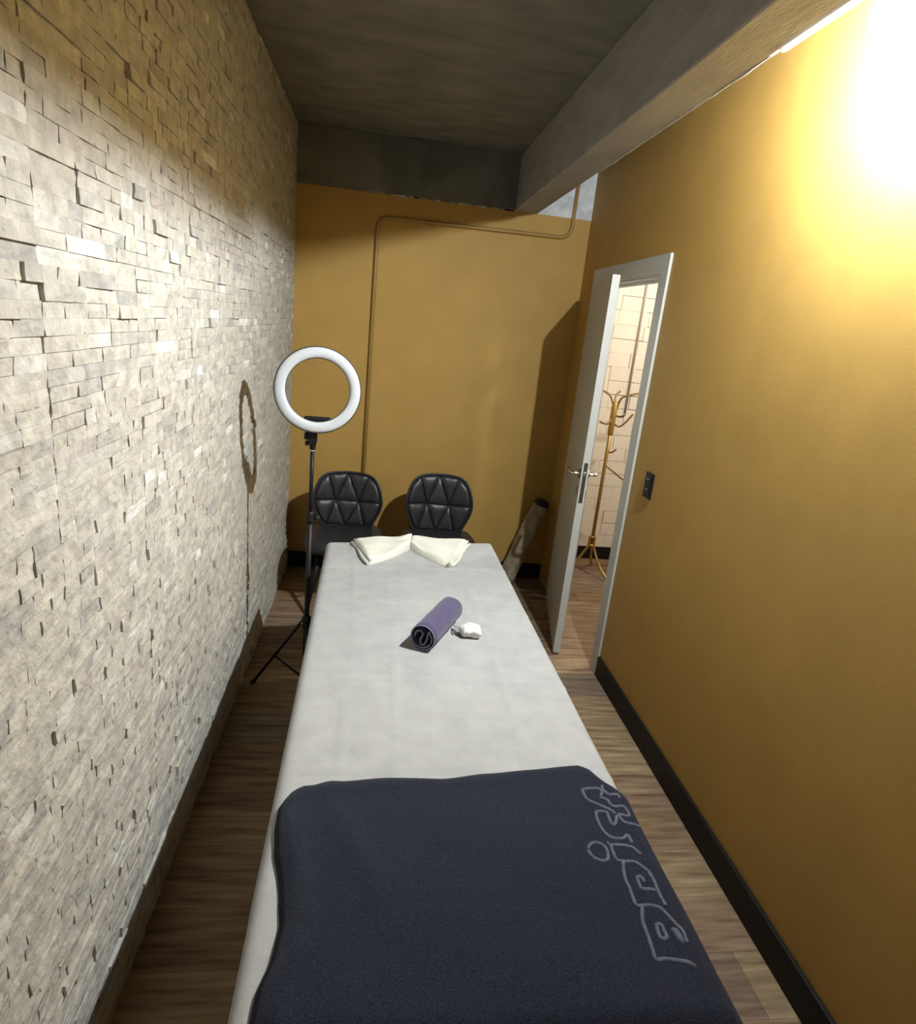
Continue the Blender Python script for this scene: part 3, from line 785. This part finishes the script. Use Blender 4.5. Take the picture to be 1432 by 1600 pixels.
# ================================================================ CHAIRS
def make_chair(cx, cy, ztop, label):
    t = empty('side_chair', (cx, cy, 0), label, 'chair', 'black quilted chairs by the back wall')
    zb_, zm, zu = 0.452, 0.452+(ztop-0.452)*0.49, ztop
    def u(px): return (px-402)/4.773*0.0040
    # outline right half (u, z fraction 0..1) from seat junction up over the top
    half = [(0.155, 0.0), (0.165, 0.10), (0.185, 0.22), (0.205, 0.36), (0.213, 0.50), (0.205, 0.66), (0.185, 0.82), (0.155, 0.93), (0.10, 0.985), (0.0, 1.0)]
    out = half+[(-a, b) for a, b in reversed(half[:-1])]
    def P3(uu, zf, y=0.0):
        z = zb_+(ztop-zb_)*zf
        return Vector((uu, -0.75*uu*uu*1.6 + 0.10*(z-zb_) - 0.05 + y, z))
    # shell
    bm = bmesh.new(); G = []; NU = 12
    def hw(zf):
        for (a0, z0), (a1, z1) in zip(half, half[1:]):
            if zf <= z1: return a0+(a1-a0)*(zf-z0)/(z1-z0)
        return 0.0
    levels = [0, .1, .2, .3, .4, .5, .6, .7, .8, .88, .93, .96, .985, .997]
    for y, sc in ((0.0, 1.0), (0.03, 0.98)):
        G.append([[bm.verts.new(P3(hw(zf)*sc*(2*i/NU-1), zf, y)) for i in range(NU+1)] for zf in levels])
    nl = len(levels)
    for g_ in G:
        for j in range(nl-1):
            for i in range(NU): bm.faces.new((g_[j][i], g_[j][i+1], g_[j+1][i+1], g_[j+1][i]))
    f_, k_ = G
    rim = [(0, i) for i in range(NU+1)]+[(j, NU) for j in range(1, nl)]+[(nl-1, i) for i in range(NU-1, -1, -1)]+[(j, 0) for j in range(nl-2, 0, -1)]
    for q in range(len(rim)):
        (j0, i0), (j1, i1) = rim[q], rim[(q+1) % len(rim)]
        bm.faces.new((f_[j0][i0], f_[j1][i1], k_[j1][i1], k_[j0][i0]))
    bmesh.ops.recalc_face_normals(bm, faces=bm.faces)
    back = link('backrest', bm, M_SEAM, t)
    # piping along the rim
    tube('rim_piping', [P3(a, b, -0.002) for a, b in smooth_out(out)], 0.0065, M_LEATHER, back, 8)
    # quilted pads
    T = [(-0.125, 0.95), (-0.005, 0.975), (0.12, 0.95)]
    Mi = [(-0.20, 0.49), (-0.078, 0.485), (0.068, 0.47), (0.20, 0.49)]
    Bo = [(-0.128, 0.03), (-0.01, 0.02), (0.11, 0.03)]
    pads = [[Mi[0], (-0.192, 0.66), (-0.172, 0.82), T[0], Mi[1]], [T[0], T[1], Mi[1]], [Mi[1], T[1], Mi[2]], [T[1], T[2], Mi[2]],
            [Mi[2], T[2], (0.172, 0.82), (0.192, 0.66), Mi[3]],
            [Mi[0], Mi[1], Bo[0], (-0.152, 0.10), (-0.172, 0.22), (-0.192, 0.36)], [Mi[1], Bo[1], Bo[0]], [Mi[1], Mi[2], Bo[1]], [Mi[2], Bo[2], Bo[1]],
            [Mi[2], Mi[3], (0.192, 0.36), (0.172, 0.22), (0.152, 0.10), Bo[2]]]
    for pd in pads:
        bm = bmesh.new(); dense = []
        for i in range(len(pd)):
            a = Vector((*pd[i], 0)); b = Vector((*pd[(i+1) % len(pd)], 0))
            for j in range(3): dense.append(a+(b-a)*j/3)
        c = sum(dense, Vector())/len(dense); rings = []
        for s, dp in ((0.985, 0.001), (0.955, -0.006), (0.86, -0.0115), (0.55, -0.0155), (0.2, -0.017)):
            rings.append([bm.verts.new(P3(c.x+(q.x-c.x)*s, c.y+(q.y-c.y)*s, dp)) for q in dense])
        for a, b in zip(rings, rings[1:]):
            for j in range(len(dense)): bm.faces.new((a[j], a[(j+1) % len(dense)], b[(j+1) % len(dense)], b[j]))
        bm.faces.new(rings[-1]); bmesh.ops.recalc_face_normals(bm, faces=bm.faces)
        link('quilted_pad', bm, M_LEATHER, back, smooth=True)
    # seat: padded shell, wider than the waist of the back
    V = []; F = []
    prof = [(0.165, 0.02), (0.215, -0.03), (0.232, -0.12), (0.236, -0.24), (0.225, -0.35), (0.19, -0.42), (0.10, -0.455), (0.0, -0.46)]
    outl = prof+[(-a, b) for a, b in reversed(prof[:-1])]
    bm = bmesh.new(); rings = []
    for s, z in ((0.90, 0.385), (0.985, 0.40), (1.0, 0.425), (0.985, 0.448), (0.93, 0.458), (0.6, 0.450), (0.25, 0.446)):
        rings.append([bm.verts.new((a*s, -0.21+(b+0.21)*s-0.02, z)) for a, b in outl])
    for a, b in zip(rings, rings[1:]):
        for j in range(len(outl)): bm.faces.new((a[j], a[(j+1) % len(outl)], b[(j+1) % len(outl)], b[j]))
    bm.faces.new(rings[-1]); bm.faces.new(list(reversed(rings[0]))); bmesh.ops.recalc_face_normals(bm, faces=bm.faces)
    seat = link('seat', bm, M_LEATHER, t, smooth=True)
    for sx in (-1, 1):
        for (y1, y2) in ((-0.10, -0.02), (-0.34, -0.43)):
            tube('leg', [(sx*0.13, y1, 0.40), (sx*0.20, y2, 0.0)], [0.016, 0.011], M_BLACKPL, t, 10)
    tube('stretcher', [(sx_c, yy, 0.22) for sx_c, yy in ((-0.165, -0.06), (0.0, -0.22), (0.165, -0.06))], 0.005, M_BLACKPL, t, 8)
    tube('stretcher', [(sx_c, yy, 0.22) for sx_c, yy in ((-0.165, -0.385), (0.0, -0.22), (0.165, -0.385))], 0.005, M_BLACKPL, t, 8)
    return t
def smooth_out(o):
    return [(v.x, v.y) for v in smooth_path([Vector((a, b, 0)) for a, b in o], 3)]
make_chair(0.413, 3.60, 0.795, 'black quilted leatherette chair behind the ring light stand')
make_chair(0.990, 3.60, 0.822, 'black quilted leatherette chair against back wall farther from the stone wall')

# ================================================================ LOG
la_ = Vector((1.548, 3.80, 0.045)); lb_ = Vector((1.735, 3.80, 0.60))
ax_ = (lb_-la_).normalized(); lgE = empty('log', (1.548, 3.80, 0), 'pale weathered log with dark end leaning in corner behind the door', 'log')
e1 = Vector((0, 1, 0)); e2 = ax_.cross(e1).normalized()
bm = bmesh.new(); rings = []; rf = random.Random(8); n = 22
ph = [rf.uniform(0, 6) for _ in range(6)]
for k in range(16):
    t = k/15; c = la_+(lb_-la_)*t-Vector((1.548, 3.80, 0)); ring = []
    for j in range(n):
        a = 2*P*j/n; r = 0.062-0.006*t + 0.0035*math.sin(3*a+ph[0]+t*3)+0.0025*math.sin(5*a+ph[1]-t*7)+0.002*math.sin(t*23+a*2)+rf.uniform(-.0012, .0012)
        p = c+(e1*math.cos(a)+e2*math.sin(a))*r
        if k == 0: p -= ax_*((p.z-0.001)/ax_.z)
        ring.append(bm.verts.new(p))
    rings.append(ring)
for a, b in zip(rings, rings[1:]):
    for j in range(n): bm.faces.new((a[j], a[(j+1) % n], b[(j+1) % n], b[j]))
bm.faces.new(rings[-1]); bm.faces.new(list(reversed(rings[0]))); bmesh.ops.recalc_face_normals(bm, faces=bm.faces)
link('trunk', bm, M_LOG, lgE, smooth=True)
bm = bmesh.new(); rings = []
for s, h in ((0.050, -0.004), (0.0525, 0.006), (0.052, 0.022), (0.044, 0.036), (0.025, 0.042)):
    c = lb_-Vector((1.548, 3.80, 0))+ax_*h
    rings.append([bm.verts.new(c+(e1*math.cos(2*P*j/n)+e2*math.sin(2*P*j/n))*s*(1+0.03*math.sin(3*j))) for j in range(n)])
for a, b in zip(rings, rings[1:]):
    for j in range(n): bm.faces.new((a[j], a[(j+1) % n], b[(j+1) % n], b[j]))
bm.faces.new(rings[-1]); bm.faces.new(list(reversed(rings[0]))); bmesh.ops.recalc_face_normals(bm, faces=bm.faces)
tag(link('end_cap', bm, M_LOGEND, lgE, smooth=True), 'black rounded end of the log')

# ================================================================ COAT RACK
RX, RY = 2.255, 4.08
rk = empty('coat_rack', (RX, RY, 0), 'gold metal coat rack with bent hooks standing in white brick hall', 'coat rack'); RKO = Vector((RX, RY, 0))
def rp(q, dy=0.0): return hit(q, 1, RY+dy)-RKO
zb0 = rp((926, 846)).z; zt0 = rp((960, 628)).z
tube('pole', [(0, 0, zb0-0.03), (0, 0, zt0)], 0.0135, M_GOLD, rk, 14)
lathe('sleeve', [(0, zt0-0.24), (0.017, zt0-0.24), (0.022, zt0-0.225), (0.022, zt0-0.005), (0.016, zt0+0.004), (0, zt0+0.004)], M_GOLD, rk, 16)
lathe('leg_collar', [(0, zb0-0.04), (0.024, zb0-0.04), (0.024, zb0-0.02), (0, zb0-0.02)], M_GOLD, rk, 16)
lathe('leg_collar', [(0, zb0+0.03), (0.022, zb0+0.03), (0.022, zb0+0.045), (0, zb0+0.045)], M_GOLD, rk, 16)
x0 = rp((960, 628)).x
def hook(pts, dy):
    pp = []
    for i, q in enumerate(pts):
        t = i/(len(pts)-1); p = rp(q, 0); p.x -= x0; p.y = dy*t; pp.append(p)
    o = tube('hook', smooth_path(pp, 5), 0.0075, M_GOLDDARK, rk, 8)
    return o
hook([(957, 640), (956, 628), (952, 617), (940, 609)], 0.03)
hook([(960, 640), (961, 628), (964, 619), (972, 612)], 0.06)
hook([(962, 640), (965, 626), (972, 618), (1003, 611)], -0.06)
hook([(954, 652), (950, 658), (943, 661), (932, 657)], -0.05)
hook([(957, 662), (965, 666), (973, 660), (985, 646)], -0.03)
hook([(958, 648), (963, 650), (966, 648), (965, 644)], -0.10)
xs = rp((946, 727)).x
def hook2(pts, dy, base):
    b = rp(base); pp = []
    for i, q in enumerate(pts):
        t = i/(len(pts)-1); p = rp(q); p.x -= b.x; p.y = dy*t; pp.append(p)
    tube('hook', smooth_path(pp, 4), 0.0065, M_GOLDDARK, rk, 8)
hook2([(946, 727), (955, 734), (974, 750)], -0.03, (946, 727))
hook2([(948, 703), (952, 706), (958, 700)], -0.05, (948, 703))
ft = hit((951, 909), 2, 0.010)-RKO
fa = math.atan2(ft.y, ft.x); fl = math.hypot(ft.x, ft.y)
for k in range(3):
    a = fa-k*2*P/3; d = Vector((math.cos(a), math.sin(a), 0))
    pp = smooth_path([d*0.022+at(zb0+0.05), d*0.024+at(zb0-0.03), d*0.045+at(zb0-0.075), d*fl*0.55+at(0.085), d*fl+at(0.011)], 5)
    tube('leg', pp, 0.0095, M_GOLD, rk, 10)
